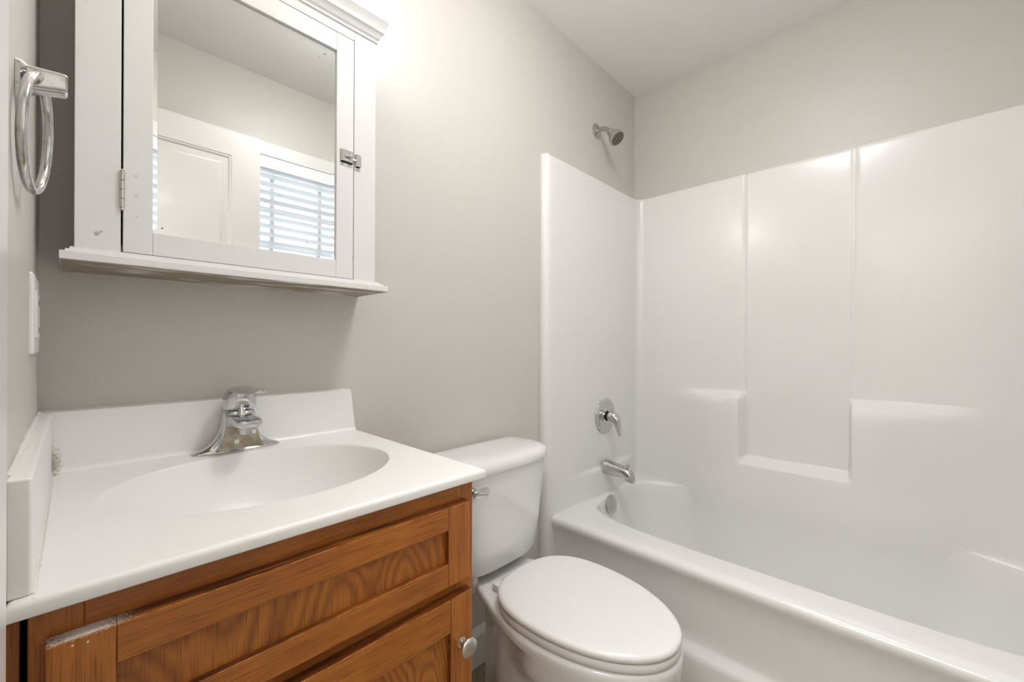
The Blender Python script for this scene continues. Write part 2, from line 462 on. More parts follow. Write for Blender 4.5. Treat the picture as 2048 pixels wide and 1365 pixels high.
cabdot(M['door_face'], .1135, 1.311, .0013); cabdot(M['door_face'], .424, 1.757, .004, (.60, .59, .56)); cabdot(M['door_face'], .490, 1.3, .003)
door = obj('door', bm, 'door_face', cb, 35)
# bevelled mirror: flat field and four narrow facets
bm = new_bm(); ym = -.1345; bw = .009
fx0, fx1, fz0, fz1 = MX0+.006, MX1-bw, MZ0+.011, MZ1-.010
inner = [(fx0, ym, fz0), (fx1, ym, fz0), (fx1, ym, fz1), (fx0, ym, fz1)]
vi = [bm.verts.new(p) for p in inner]; bm.faces.new(vi)
def facet(a, b, c, d): bm.faces.new([bm.verts.new(p) for p in (a, b, c, d)])
X0, X1, Z0, Z1 = MX0-.004, MX1+.004, MZ0-.004, MZ1+.004
yl, yr, yz0, yz1 = ym-.0018, ym-.00012, ym-.0003, ym-.0002
facet(inner[0], inner[3], (X0, yl, Z1), (X0, yl, Z0))
facet(inner[1], inner[2], (X1, yr, Z1), (X1, yr, Z0))
facet(inner[0], inner[1], (X1, yz0, Z0), (X0, yz0, Z0))
facet(inner[3], inner[2], (X1, yz1, Z1), (X0, yz1, Z1))
spotted = M['mirror']
mir = obj('mirror', bm, 'mirror', door, None, label='bevelled mirror glass')
for x, z, r in ((.1475, 1.2995, .0012), (.389, 1.3185, .0010), (.4253, 1.7435, .0010), (.4135, 1.7300, .0008)):
    bm = new_bm(); lathe(bm, (x, ym+.0001, z), (0, -1, 0), [(0, r), (.0004, r), (.0005, 0)], 10)
    obj('mirror_speck', bm, 'dark', door, 40, label='dark speck on the mirror')
bm = new_bm(); box(bm, .4228, .4275, ym-.0004, ym+.0001, 1.7428, 1.7440, .0002); obj('mirror_scratch', bm, 'dark', door, 40, label='dark scratch on the mirror')
# hinge barrel on the left gap
bm = new_bm(); hx, hy = .0962, CYF-.0030
for k in range(4):
    z0 = 1.3215+k*.0150; lathe(bm, (hx, hy, z0), (0, 0, 1), [(0, .0014), (.0003, .0014), (.0004, .0031), (.0142, .0031), (.0143, .0014), (.0149, .0014)], 18)
lathe(bm, (hx, hy, 1.3165), (0, 0, 1), [(0, .0008), (.0012, .0024), (.003, .0028), (.005, .0022)], 18)
lathe(bm, (hx, hy, 1.3815), (0, 0, 1), [(0, .0022), (.001, .0028), (.003, .0016)], 18)
box(bm, hx-.001, hx+.001, CYF-.0004, -.124, 1.322, 1.381)
obj('hinge', bm, 'nickel', door, 40, label='silver barrel hinge')
bm = new_bm(); z0 = 1.70
for k in range(3):
    lathe(bm, (hx, hy, 1.775+k*.0001), (0, 0, 1), [(0, .0001), (.0001, .0001)], 6)
bm.free()
# latch
bm = new_bm(); yl = CYF
box(bm, .4572, .4862, yl-.0012, yl-.0002, 1.5060, 1.5440, .0004, 1)
box(bm, .4590, .4610, yl-.0050, yl-.0012, 1.5160, 1.5425, .0006, 1)
box(bm, .4610, .4858, yl-.0056, yl-.0046, 1.5165, 1.5425, .0004, 1)
box(bm, .4610, .4858, yl-.0050, yl-.0012, 1.5405, 1.5425, .0004, 1)
tube(bm, [(.469, yl-.0055, 1.527), (.469, yl-.0085, 1.527), (.472, yl-.0105, 1.5275), (.478, yl-.0110, 1.529)], [.0022, .0022, .0026, .0030], 12)
tube(bm, [(.478, yl-.0055, 1.522), (.479, yl-.0085, 1.526), (.480, yl-.0100, 1.532), (.4795, yl-.0080, 1.538)], [.0016, .0026, .0030, .0012], 12)
for x in (.4625, .4785): lathe(bm, (x, yl-.0010, 1.5098), (0, -1, 0), [(0, .0024), (.0008, .0022), (.0012, .0010)], 14)
latch = obj('latch', bm, 'chrome', door, 35, label='chrome cupboard latch')
bm = new_bm()
for x in (.4625, .4785): lathe(bm, (x, yl-.0018, 1.5098), (0, -1, 0), [(0, .0013), (.0007, .0012), (.0008, 0)], 10)
box(bm, .4600, .4860, yl-.0042, yl-.0011, 1.5140, 1.5164)
obj('screw_hole', bm, 'dark', door, None)
bm = new_bm()
box(bm, .4925, .5060, yl-.0012, yl-.0001, 1.5035, 1.5420, .0004, 1)
box(bm, .4945, .5050, yl-.0070, yl-.0058, 1.5120, 1.5370, .0005, 1)
box(bm, .4940, .4955, yl-.0066, yl-.001, 1.5120, 1.5370, .0004, 1); box(bm, .5040, .5055, yl-.0066, yl-.001, 1.5120, 1.5370, .0004, 1)
tube(bm, [(.486, yl-.0035, 1.525), (.5, yl-.0035, 1.525)], .002, 10)
obj('latch_keeper', bm, 'chrome', cb, 35, label='chrome latch keeper')
for z in (1.5065, 1.5400):
    bm = new_bm(); lathe(bm, (.4985, yl-.0011, z), (0, -1, 0), [(0, .0014), (.0007, .0012), (.0008, 0)], 10)
    obj('keeper_screw', bm, 'dark', cb, None)

def ring_profile(bm, prof, y_wall=0.0):
    """moulding round front and both sides of the cabinet; prof = (outset, z)"""
    loops = []
    for o, z in prof:
        loops.append([(CX0-o, y_wall, z), (CX0-o, CYF-o, z), (CX1+o, CYF-o, z), (CX1+o, y_wall, z)])
    loft(bm, loops, True, True, True)
bm = new_bm()
ring_profile(bm, [(-.001, 1.822), (.0015, 1.825), (.0035, 1.8265), (.0035, 1.830), (.0050, 1.8330), (.0070, 1.8350), (.0095, 1.8420), (.0130, 1.8475), (.0150, 1.8490), (.0152, 1.8530), (.0165, 1.8600), (.0195, 1.8680), (.0225, 1.8735), (.0235, 1.8760), (.0235, 1.8930), (.0225, 1.8940)])
obj('crown_moulding', bm, 'cab', cb, 22)
M['shelf'] = mat('shelf_paint', (.76, .75, .735), .42)
bm = new_bm()
def shelf_loops(prof):
    L = []
    for ox0, ox1, oy, z in prof:
        L.append([(CX0-ox0, 0, z), (CX0-ox0, CYF-oy, z), (CX1+ox1, CYF-oy, z), (CX1+ox1, 0, z)])
    return L
loft(bm, shelf_loops([(.0145, .0245, .0145, 1.2265), (.0155, .0258, .0155, 1.2275), (.0155, .0258, .0155, 1.2383), (.0145, .0245, .0145, 1.2393), (.0100, .0180, .0100, 1.2397), (.0095, .0172, .0095, 1.2425), (.0080, .0155, .0080, 1.2437), (.0050, .0110, .0050, 1.2440), (.0045, .0100, .0045, 1.2475), (.0035, .0085, .0035, 1.2482)]), True, False, True)
obj('bottom_shelf', bm, 'cab', cb, 25)
bm = new_bm(); box(bm, CX0-.0145, CX1+.0245, CYF-.0145, 0, 1.2255, 1.2275)
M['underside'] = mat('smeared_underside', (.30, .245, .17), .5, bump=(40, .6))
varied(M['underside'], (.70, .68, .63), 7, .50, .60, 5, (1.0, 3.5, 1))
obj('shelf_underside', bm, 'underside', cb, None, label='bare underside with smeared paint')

# ------------------------------------------------------------------ vanity light above the cabinet
vl = thing('vanity_light', 'wall light bar with three lit opal globes above the medicine cabinet', 'light', (.30, 0, 2.03))
bm = new_bm(); box(bm, .09, .51, -.028, 0, 1.985, 2.085, .008, 3); obj('back_plate', bm, 'nickel', vl, 40)
for gx in (.15, .30, .45):
    bm = new_bm(); lathe(bm, (gx, -.026, 2.035), (0, -1, 0), [(0, .026), (.012, .026), (.022, .022), (.044, .020)], 28); obj('lamp_socket', bm, 'nickel', vl)
    bm = new_bm(); bmesh.ops.create_uvsphere(bm, u_segments=28, v_segments=16, radius=.030, matrix=Matrix.Translation((gx, -.097, 2.035)))
    obj('opal_globe', bm, 'opal', vl)

cl_ = thing('ceiling_light', 'round flush ceiling light with a lit opal dome', 'light', (.86, -.79, ZC))
bm = new_bm(); lathe(bm, (.86, -.79, ZC-.0005), (0, 0, -1), [(0, .175), (.012, .175), (.018, .167), (.020, .154)], 48); obj('light_base', bm, 'nickel', cl_, 40)
bm = new_bm(); lathe(bm, (.86, -.79, ZC-.014), (0, 0, -1), [(0, .160), (.020, .158), (.038, .145), (.052, .117), (.064, .074), (.070, .035), (.071, 0)], 48); obj('opal_dome', bm, 'dome', cl_, 60)

# ------------------------------------------------------------------ towel ring
tr_ = thing('towel_ring', 'chrome towel ring hanging from a bracket on the left wall', 'towel ring', (0, -.42, 1.37))
bm = new_bm()
loft(bm, [[(x, -.408+a*.5*sy, 1.3630+b*.5*sz) for a, b in ((-1, -.8), (-.8, -1), (.8, -1), (1, -.8), (1, .8), (.8, 1), (-.8, 1), (-1, .8))] for x, sy, sz in ((.0001, .052, .047), (.004, .052, .047), (.0065, .044, .040))])
obj('wall_plate', bm, 'worn_chrome', tr_, 35)
bm = new_bm()
L = []
for x, hy, hz, zc in ((.004, .019, .019, 1.366), (.008, .0125, .0140, 1.3690), (.012, .0115, .0120, 1.3715), (.030, .0115, .0105, 1.3745), (.0345, .0110, .0102, 1.3750), (.0362, .0095, .0085, 1.3752)):
    lp = []
    for k in range(24):
        t_ = 2*pi*k/24; c, s = cos(t_), sin(t_)
        lp.append((x, -.42+hy*copysign(abs(c)**.4, c), zc+hz*copysign(abs(s)**.4, s)))
    L.append(lp)
loft(bm, L); obj('bracket_arm', bm, 'worn_chrome', tr_, 35)
bm = new_bm(); pts = []
RR, RC = .0555, Vector((.0150, -.420, 1.3165)); ang = radians(6.5)
for k in range(72):
    t_ = 2*pi*k/72
    a = RR*sin(t_); z = RR*1.04*cos(t_)
    pts.append((RC.x+a*sin(ang)+(z-.06)*.055+.002, RC.y+a*cos(ang), RC.z+z))
tube(bm, pts, .0042, 18, closed=True); obj('ring', bm, 'worn_chrome', tr_, 60)

# ------------------------------------------------------------------ switch plate
sp = thing('outlet_plate', 'white wall plate on the left wall below the towel ring, close to the corner', 'wall plate', (0, -.165, 1.138))
bm = new_bm(); loft(bm, [[(x, -.165+a*(.055-i), 1.139+b*(.0565-i)) for a, b in ((-1, -.95), (-.95, -1), (.95, -1), (1, -.95), (1, .95), (.95, 1), (-.95, 1), (-1, .95))] for x, i in ((.0001, 0), (.0025, .0002), (.0040, .002), (.0050, .0055))])
obj('cover_plate', bm, 'plastic', sp, 30)
bm = new_bm()
box(bm, .004, .0068, -.208, -.174, 1.106, 1.172, .002)
obj('rocker_switch', bm, 'plastic', sp, 35)
bm = new_bm()
box(bm, .004, .0060, -.156, -.122, 1.106, 1.172, .001)
obj('receptacle', bm, 'plastic', sp, 35)
for z in (1.118, 1.158):
    for y in (-.1455, -.1335):
        bm = new_bm(); box(bm, .0054, .0062, y-.001, y+.001, z-.004, z+.004); obj('socket_slot', bm, 'dark', sp, None)

# ------------------------------------------------------------------ vanity cabinet
vc = thing('vanity_cabinet', 'reddish brown oak sink cabinet with a false drawer front over a door', 'cabinet', (.275, -.25, 0))
VX0, VX1, VY = .0135, .540, -.5065
bm = new_bm()
box(bm, VX1-.012, VX1, VY+.018, -.001, .0, .859, .0005, 1); box(bm, VX0, VX0+.012, VY+.018, -.001, .0, .859)
box(bm, VX0+.012, VX1-.012, -.012, -.001, .1, .859); box(bm, VX0+.012, VX1-.012, VY+.018, -.012, .1, .115)
obj('carcass', bm, 'wood_v', vc, None)
bm = new_bm(); box(bm, VX0+.012, VX1-.012, VY+.075, VY+.087, 0, .1); obj('toe_kick', bm, 'wood_h', vc, None)
bm = new_bm()
box(bm, VX0, VX0+.036, VY, VY+.018, .10, .859, .001, 1, 0); box(bm, VX1-.036, VX1, VY, VY+.018, .10, .859, .001, 1, 0)
box(bm, VX0+.036, VX1-.036, VY, VY+.018, .819, .859, .0005, 1, 1)
box(bm, VX0+.036, VX1-.036, VY, VY+.018, .664, .705, .0005, 1, 1); box(bm, VX0+.036, VX1-.036, VY, VY+.018, .10, .135, .0005, 1, 1)
obj('face_frame', bm, ['wood_v', 'wood_h'], vc, None)
bm = new_bm(); box(bm, .0002, .0085, VY+.004, VY+.02, 0, .859, .0005, 1); obj('filler_strip', bm, 'wood_v', vc, None)
def panel_front(bm, x0, x1, z0, z1, sw, rw, y, th=.019, rec=.009):
    yb = y+th
    box(bm, x0, x0+sw, y, yb, z0, z1, .0012, 2, 0); box(bm, x1-sw, x1, y, yb, z0, z1, .0012, 2, 0)
    box(bm, x0+sw, x1-sw, y+.0002, yb, z1-rw, z1, .0012, 2, 1); box(bm, x0+sw, x1-sw, y+.0002, yb, z0, z0+rw, .0012, 2, 1)
    box(bm, x0+sw-.002, x1-sw+.002, y+rec, yb-.002, z0+rw-.002, z1-rw+.002, 0, 1, 2)
FY = VY-.0195
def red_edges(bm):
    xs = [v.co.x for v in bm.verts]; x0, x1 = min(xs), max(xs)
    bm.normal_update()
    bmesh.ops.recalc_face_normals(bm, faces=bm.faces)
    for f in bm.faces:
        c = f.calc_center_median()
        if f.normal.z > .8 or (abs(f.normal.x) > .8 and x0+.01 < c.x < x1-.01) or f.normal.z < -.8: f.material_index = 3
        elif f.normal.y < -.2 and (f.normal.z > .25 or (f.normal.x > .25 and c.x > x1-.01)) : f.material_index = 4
def worn(mm, kind):
    # bare, paint-flecked wear along the left top edge of the drawer front
    c = (.050-.275, FY+.008+.25, .8285)
    spot(mm, (.72, .66, .61), c, .034, .022, .55, 420, (1, 1.4, 15.0))
    for x, z in ((.0415, .8225), (.0514, .8212)): spot(mm, (.85, .80, .76), (x-.275, FY+.25, z), .0011, .0004, 0)
    return mm
M['drawer_v'] = worn(wood('oak_worn_up', 'z', seed=5.2), 0); M['drawer_h'] = worn(wood('oak_worn_across', 'x', seed=6.4), 1)
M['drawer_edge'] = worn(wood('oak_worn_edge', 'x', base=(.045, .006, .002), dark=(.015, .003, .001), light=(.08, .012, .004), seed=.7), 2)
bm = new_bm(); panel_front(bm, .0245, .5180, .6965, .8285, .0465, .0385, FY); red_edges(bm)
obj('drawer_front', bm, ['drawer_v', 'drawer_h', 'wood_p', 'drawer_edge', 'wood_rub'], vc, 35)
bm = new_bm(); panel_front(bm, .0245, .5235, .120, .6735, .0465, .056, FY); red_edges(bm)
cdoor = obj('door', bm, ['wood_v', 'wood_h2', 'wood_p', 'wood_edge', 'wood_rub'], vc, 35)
bm = new_bm()
lathe(bm, (.500, FY, .5915), (0, -1, 0), [(0, .0085), (.0015, .0085), (.0025, .0072), (.003, .0052), (.010, .0046), (.0145, .0060), (.0165, .0110), (.0185, .0150), (.0205, .0160), (.0225, .0150), (.0245, .0105), (.0253, .004), (.0254, 0)], 40)
obj('knob', bm, 'nickel', cdoor, 50, label='brushed nickel mushroom knob')

# ------------------------------------------------------------------ counter top with moulded bowl
KZ = .8757
ct = thing('sink_countertop', 'white cultured marble counter with oval basin on the oak cabinet', 'countertop', (.278, -.26, .859))
KX0, KX1, KY = .0005, .5550, -.5267
M['marble_top'] = mat('cultured_marble_top', (.86, .845, .83), .36, coat=.05, coat_rough=.25, spec=.4)
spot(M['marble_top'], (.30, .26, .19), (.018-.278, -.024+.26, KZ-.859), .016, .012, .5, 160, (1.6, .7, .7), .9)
spot(M['marble_top'], (.60, .56, .49), (.0175-.278, -.28+.26, KZ-.859), .0030, .0015, .3, 120, (1, .010, 1), .8)
bm = new_bm(); N = 128; ex, ey, ea, eb = .2795, -.2600, .2135, .1735
def rect_pt(c, s, r):
    """point on the counter's outline in the ellipse's angular parameter"""
    dx, dy = c*ea, s*eb
    x0, x1, y0, y1 = KX0+r-ex, KX1-r-ex, KY+r-ey, 0-ey
    k = 1e9
    if dx > 1e-9: k = min(k, x1/dx)
    if dx < -1e-9: k = min(k, x0/dx)
    if dy > 1e-9: k = min(k, y1/dy)
    if dy < -1e-9: k = min(k, y0/dy)
    return (ex+dx*k, ey+dy*k)
corner_t = sorted([math.atan2((y-ey)/eb, (x-ex)/ea) % (2*pi) for x in (KX0, KX1) for y in (KY, 0)])
ts = sorted(set([2*pi*k/N for k in range(N)]+corner_t))
def cl(r, z): return [(*rect_pt(cos(t), sin(t), r), z) for t in ts]
def elp(f, z, dy=0, g=None):
    g = f if g is None else g
    return [(ex+ea*f*cos(t), ey+dy+eb*g*sin(t), z) for t in ts]
loops = [elp(1.05, .700), elp(1.05, .860), cl(.0015, .8595), cl(0, .8610), cl(0, KZ-.006), cl(.0012, KZ-.0030), cl(.0030, KZ-.0010), cl(.006, KZ), cl(.012, KZ),
         elp(1.035, KZ), elp(1.006, KZ-.0002), elp(.998, KZ-.0012), elp(.991, KZ-.0050), elp(.984, KZ-.0115), elp(.972, KZ-.020), elp(.945, KZ-.040), elp(.905, KZ-.063), elp(.83, KZ-.088),
         elp(.72, KZ-.109), elp(.57, KZ-.123), elp(.38, KZ-.132), elp(.2, KZ-.136), elp(.085, KZ-.137, .0, .105)]
# outer shell underneath is only the bowl's back; keep it simple and closed
loops[0] = elp(.5, .725); loops.insert(1, elp(.9, .770)); 
loft(bm, loops, True, True, True)
top = obj('counter_slab', bm, 'marble_top', ct, 50)
bm = new_bm()
prof = [(-.0004, KZ-.001), (-.0004, .9795), (-.0015, .9808), (-.0155, .9808), (-.0185, .9795), (-.0200, .9765), (-.0202, KZ+.010), (-.0208, KZ+.005), (-.0225, KZ+.0020), (-.0245, KZ+.0006), (-.0250, KZ-.0005)]
extrude_x(bm, prof, .0005, .5425, slant=.115, zref=.981)
M['marble_bs'] = mat('cultured_marble_backsplash', (.86, .845, .83), .32, coat=.12, coat_rough=.2)
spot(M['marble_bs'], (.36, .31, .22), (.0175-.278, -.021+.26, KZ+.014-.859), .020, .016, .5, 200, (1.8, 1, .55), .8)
obj('backsplash', bm, 'marble_bs', ct, 35)
bm = new_bm(); box(bm, .0003, .0165, -.5175, -.0205, KZ-.0003, .9805, .0028, 3)
M['marble_ss'] = mat('cultured_marble_side', (.84, .825, .81), .32, coat=.12, coat_rough=.2)
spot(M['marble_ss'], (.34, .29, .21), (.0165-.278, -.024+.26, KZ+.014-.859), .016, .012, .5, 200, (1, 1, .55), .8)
obj('side_splash', bm, 'marble_ss', ct, 35)
bm = new_bm(); pts = []; rad = []
for k in range(90):
    y = -.505+.495*k/89; pts.append((.0012+.0010*random.random(), y, .9810+.0012*random.random())); rad.append(.0016+.0026*random.random()*(1.2 if .2 < k/89 < .8 else .5))
tube(bm, pts, rad, 8)
pts = []; rad = []
for k in range(60):
    x = .004+.53*k/59; pts.append((x, -.0008, .9808+.0006*random.random())); rad.append(.0006+.0007*random.random())
tube(bm, pts, rad, 8)
pts = [(.0168, -.515+.49*k/50, KZ+.0002) for k in range(51)]; tube(bm, pts, [.0010+.0005*random.random() for _ in pts], 8)
obj('caulk_bead', bm, 'caulk', ct, 60, label='ragged white caulk')
bm = new_bm(); lathe(bm, (ex, ey, KZ-.1375), (0, 0, 1), [(0, .026), (.003, .026), (.0042, .022), (.003, .016), (.003, .012), (.006, .010), (.0075, .003), (.0076, 0)], 32)
obj('drain', bm, 'chrome', ct, 40, label='chrome pop-up drain')

# ------------------------------------------------------------------ basin faucet
fc = thing('basin_faucet', 'chrome single-lever faucet standing on the counter behind the oval basin', 'faucet', (.283, -.050, KZ))
FX = .2830
def rr(cx, cy, z, a, b, n=3.0, N=40): return sup(cx, cy, z, a, b, n, N)
def fsec(z, hw, yb, yf, r=.006, n=6):
    '''section with a flat front: rounded rectangle'''
    pts = []
    for cx_, cy_, a0 in ((hw-r, yb-r, 0), (-hw+r, yb-r, 90), (-hw+r, yf+r, 180), (hw-r, yf+r, 270)):
        for k in range(n+1):
            a = radians(a0+90*k/n); pts.append((FX+cx_+r*cos(a), cy_+r*sin(a), z))
    return pts
bm = new_bm()
loft(bm, [rr(FX, -.050, KZ+.0002, .0785, .0235, 2.3), rr(FX, -.050, KZ+.0022, .0795, .0245, 2.3), rr(FX, -.050, KZ+.0045, .0780, .0232, 2.3),
          rr(FX, -.0495, KZ+.0075, .0710, .0205, 2.4), rr(FX, -.049, KZ+.0115, .0600, .0190, 2.6), rr(FX, -.049, KZ+.0180, .0500, .0185, 2.8), rr(FX, -.049, KZ+.0270, .0420, .0180, 2.8),
          rr(FX, -.049, KZ+.0390, .0360, .0180, 2.8), rr(FX, -.049, KZ+.0530, .0315, .0180, 2.6), rr(FX, -.050, KZ+.0680, .0285, .0190, 2.4)])
obj('base_plate', bm, 'chrome', fc, 50)
bm = new_bm()
loft(bm, [fsec(KZ+.002, .0500, -.030, -.0700, .004), fsec(KZ+.007, .0435, -.030, -.0702, .004), fsec(KZ+.014, .0390, -.030, -.0706, .005), fsec(KZ+.024, .0350, -.030, -.0712, .005),
          fsec(KZ+.036, .0322, -.030, -.0718, .006), fsec(KZ+.048, .0305, -.030, -.0722, .008), fsec(KZ+.060, .0297, -.030, -.0760, .012), fsec(KZ+.070, .0293, -.030, -.0780, .016), fsec(KZ+.078, .0288, -.030, -.0790, .020), fsec(KZ+.0835, .0270, -.031, -.0780, .022), fsec(KZ+.0850, .0240, -.033, -.075, .020)])
obj('faucet_body', bm, 'chrome', fc, 40)
bm = new_bm()
A_ = [(FX-.0455, -.0706, KZ+.0055), (FX+.0455, -.0706, KZ+.0055), (FX+.0360, -.0716, KZ+.022), (FX+.0315, -.0724, KZ+.038), (FX+.0290, -.0730, KZ+.052), (FX-.0290, -.0730, KZ+.052), (FX-.0315, -.0724, KZ+.038), (FX-.0360, -.0716, KZ+.022)]
loft(bm, [[(x*.96+FX*.04, y, z) for x, y, z in A_], [(x*.96+FX*.04, y-.0012, z) for x, y, z in A_]])
M['tarnish'] = mat('tarnished_plate', (.50, .44, .35), .34, .75); varied(M['tarnish'], (.30, .25, .17), 45, .4, .7)
obj('front_plate', bm, 'tarnish', fc, 40, label='tarnished tan front plate')
bm = new_bm(); L = []
for y, zc, hx, hz in ((-.066, .9370, .0270, .0185), (-.078, .9385, .0268, .0165), (-.092, .9400, .0262, .0140), (-.106, .9410, .0255, .0118), (-.118, .9410, .0248, .0106), (-.129, .9405, .0232, .0098), (-.1365, .9400, .0195, .0086), (-.1405, .9395, .0130, .0062)):
    lp = []
    for k in range(36):
        t_ = 2*pi*k/36; c, s = cos(t_), sin(t_)
        lp.append((FX+hx*copysign(abs(c)**.6, c), y, zc+hz*copysign(abs(s)**.6, s)))
    L.append(lp)
loft(bm, L); obj('spout', bm, 'chrome', fc, 50)
bm = new_bm(); lathe(bm, (FX, -.1185, .9340), (0, -.06, -1), [(0, .0140), (.003, .0148), (.0035, .0160), (.0068, .0160), (.0073, .0145), (.0150, .0140), (.0155, .0115), (.0140, .0110)], 30)
obj('aerator', bm, 'chrome', fc, 35)
bm = new_bm()
loft(bm, [rr(FX, -.0560, KZ+.0855, .0255, .0245, 2.0), rr(FX, -.0560, KZ+.0875, .0292, .0275, 2.1), rr(FX, -.0570, KZ+.0960, .0310, .0292, 2.2), rr(FX, -.0580, KZ+.1060, .0306, .0292, 2.2),
          rr(FX, -.0600, KZ+.1160, .0290, .0282, 2.2), rr(FX, -.0620, KZ+.1240, .0255, .0255, 2.1), rr(FX, -.0640, KZ+.1300, .0200, .0205, 2.0), rr(FX, -.0660, KZ+.1335, .0110, .012, 2.0)])
L = []
for y, zc, hx, hz, dx in ((-.040, .9990, .012, .004, 0), (-.055, 1.0040, .0230, .0060, 0), (-.075, 1.0060, .0245, .0058, .001), (-.095, 1.0050, .0230, .0050, .003), (-.113, 1.0025, .0190, .0040, .005), (-.130, 1.0015, .0150, .0032, .008), (-.145, 1.0035, .0125, .0028, .011), (-.156, 1.0070, .0100, .0024, .013), (-.161, 1.0090, .0055, .0018, .014)):
    lp = []
    for k in range(28):
        t_ = 2*pi*k/28; c, s = cos(t_), sin(t_); lp.append((FX+dx+hx*c, y, zc+hz*copysign(abs(s)**.8, s)+(-.0025*(c*c))))
    L.append(lp)
loft(bm, L); obj('lever_handle', bm, 'chrome', fc, 60)
bm = new_bm(); lathe(bm, (FX+.0040, -.0862, KZ+.094), (0, -1, 0), [(0, .0026), (.0010, .0024), (.0012, 0)], 16); obj('red_marker', bm, 'red', fc, None, label='red hot-water dot')
bm = new_bm(); lathe(bm, (FX+.0088, -.0850, KZ+.094), (0, -1, 0), [(0, .0026), (.0010, .0024), (.0012, 0)], 16); obj('blue_marker', bm, 'blue', fc, None, label='blue cold-water dot')
bm = new_bm()
tube(bm, [(FX-.0035, -.088, KZ+.074), (FX-.0035, -.0885, KZ+.082), (FX-.0040, -.0880, KZ+.092), (FX-.0040, -.0865, KZ+.100)], [.0100, .0070, .0042, .0030], 16)
obj('lift_rod', bm, 'chrome', fc, 50)
bm = new_bm(); lathe(bm, (FX-.0085, -.0725, KZ+.021), (0, -1, .02), [(0, .0050), (.0015, .0050), (.002, .0035), (.003, .0035), (.0035, .002), (.0036, 0)], 20)
obj('set_screw_cap', bm, 'chrome', fc, 40)

# ------------------------------------------------------------------ toilet
TX = .962
to = thing('toilet', 'white two-piece toilet with closed lid between the oak cabinet and the tub', 'toilet', (TX, -.40, 0))
def tank_loop(z, hw, yb, yf, n=3.4, N=72):
    """flat back, bowed front"""
    out = []; cy = yb-(yb-yf)*.42
    for k in range(N):
        t = 2*pi*k/N; c, s = cos(t), sin(t)
        nn = n if s < 0 else 6.0
        b_ = (cy-yf) if s < 0 else (yb-cy)
        out.append((TX+hw*copysign(abs(c)**(2/nn), c), cy+b_*copysign(abs(s)**(2/nn), s), z))
    return out
bm = new_bm()
loft(bm, [tank_loop(.4150, .120, -.040, -.160), tank_loop(.4200, .145, -.033, -.178), tank_loop(.4300, .160, -.030, -.190), tank_loop(.4480, .168, -.028, -.197),
          tank_loop(.50, .176, -.026, -.202), tank_loop(.58, .186, -.024, -.206), tank_loop(.66, .196, -.022, -.210), tank_loop(.7280, .204, -.020, -.213)])
obj('tank', bm, 'porcelain', to, 50)
bm = new_bm()
loft(bm, [tank_loop(.7270, .2060, -.014, -.2150, 3.2), tank_loop(.7285, .2120, -.012, -.2210, 3.2), tank_loop(.7330, .2140, -.011, -.2230, 3.2), tank_loop(.7450, .2140, -.011, -.2230, 3.2), tank_loop(.7530, .2120, -.012, -.2205, 3.2),
          tank_loop(.7600, .2060, -.014, -.2140, 3.1), tank_loop(.7650, .1950, -.018, -.2020, 3.0), tank_loop(.7685, .1750, -.026, -.182, 3.0), tank_loop(.7705, .140, -.045, -.155, 3.0), tank_loop(.7710, .07, -.075, -.125, 3)])
obj('tank_lid', bm, 'porcelain', to, 50)
bm = new_bm()
lathe(bm, (.800, -.205, .6930), (0, -1, 0), [(0, .012), (.006, .012), (.010, .009), (.016, .008)], 20)
L = []
for x, yc, hz in ((.788, -.2290, .009), (.793, -.2305, .0105), (.803, -.2315, .0115), (.815, -.2320, .0125), (.829, -.2315, .0130), (.835, -.2305, .0110), (.837, -.2295, .0070)):
    lp = []
    for k in range(20):
        t_ = 2*pi*k/20; c, s = cos(t_), sin(t_); lp.append((x, yc+.0050*copysign(abs(c)**.7, c), .6925+hz*copysign(abs(s)**.6, s)))
    L.append(lp)
loft(bm, L); obj('flush_lever', bm, 'chrome', to, 50, label='chrome flush lever')
# bowl
def egg(z, a, yf, yb, nb=2.6, cx=TX, cy=-.43, N=80, nf=2.0):
    out = []
    for k in range(N):
        t = 2*pi*k/N; c, s = cos(t), sin(t)
        n = nb if s > 0 else nf
        b_ = (yb-cy) if s > 0 else (cy-yf)
        out.append((cx+a*copysign(abs(c)**(2/n), c), cy+b_*copysign(abs(s)**(2/n), s), z))
    return out
def interp(tab, v):
    for (a, fa), (b_, fb) in zip(tab, tab[1:]):
        if v <= b_:
            t = (v-a)/(b_-a); return fa+(fb-fa)*max(0, t)
    return tab[-1][1]
BX = TX+.006
def hw_rim(y):
    if y <= -.42: return .186*math.sqrt(max(0, 1-((y+.42)/.290)**2))
    return interp([(-.42, .186), (-.38, .184), (-.34, .176), (-.305, .166), (-.27, .154), (-.20, .128), (-.14, .103), (-.115, .090), (-.107, .078), (-.105, .06)], y)
def hw_ped(y):
    if y <= -.49: return .088*math.sqrt(max(0, 1-((y+.49)/.085)**2))
    return interp([(-.49, .088), (-.40, .088), (-.37, .095), (-.34, .112), (-.31, .123), (-.27, .121), (-.24, .106), (-.20, .078), (-.16, .058), (-.13, .045)], y)
MS = 44
def side_pts(hw, yf, yb):
    ys = [yf+(yb-yf)*(1-cos(pi*(k/MS)))/2 for k in range(MS+1)]
    return [(hw(y), y) for y in ys]
RIMP = side_pts(hw_rim, -.710, -.105); PEDP = side_pts(hw_ped, -.575, -.13)
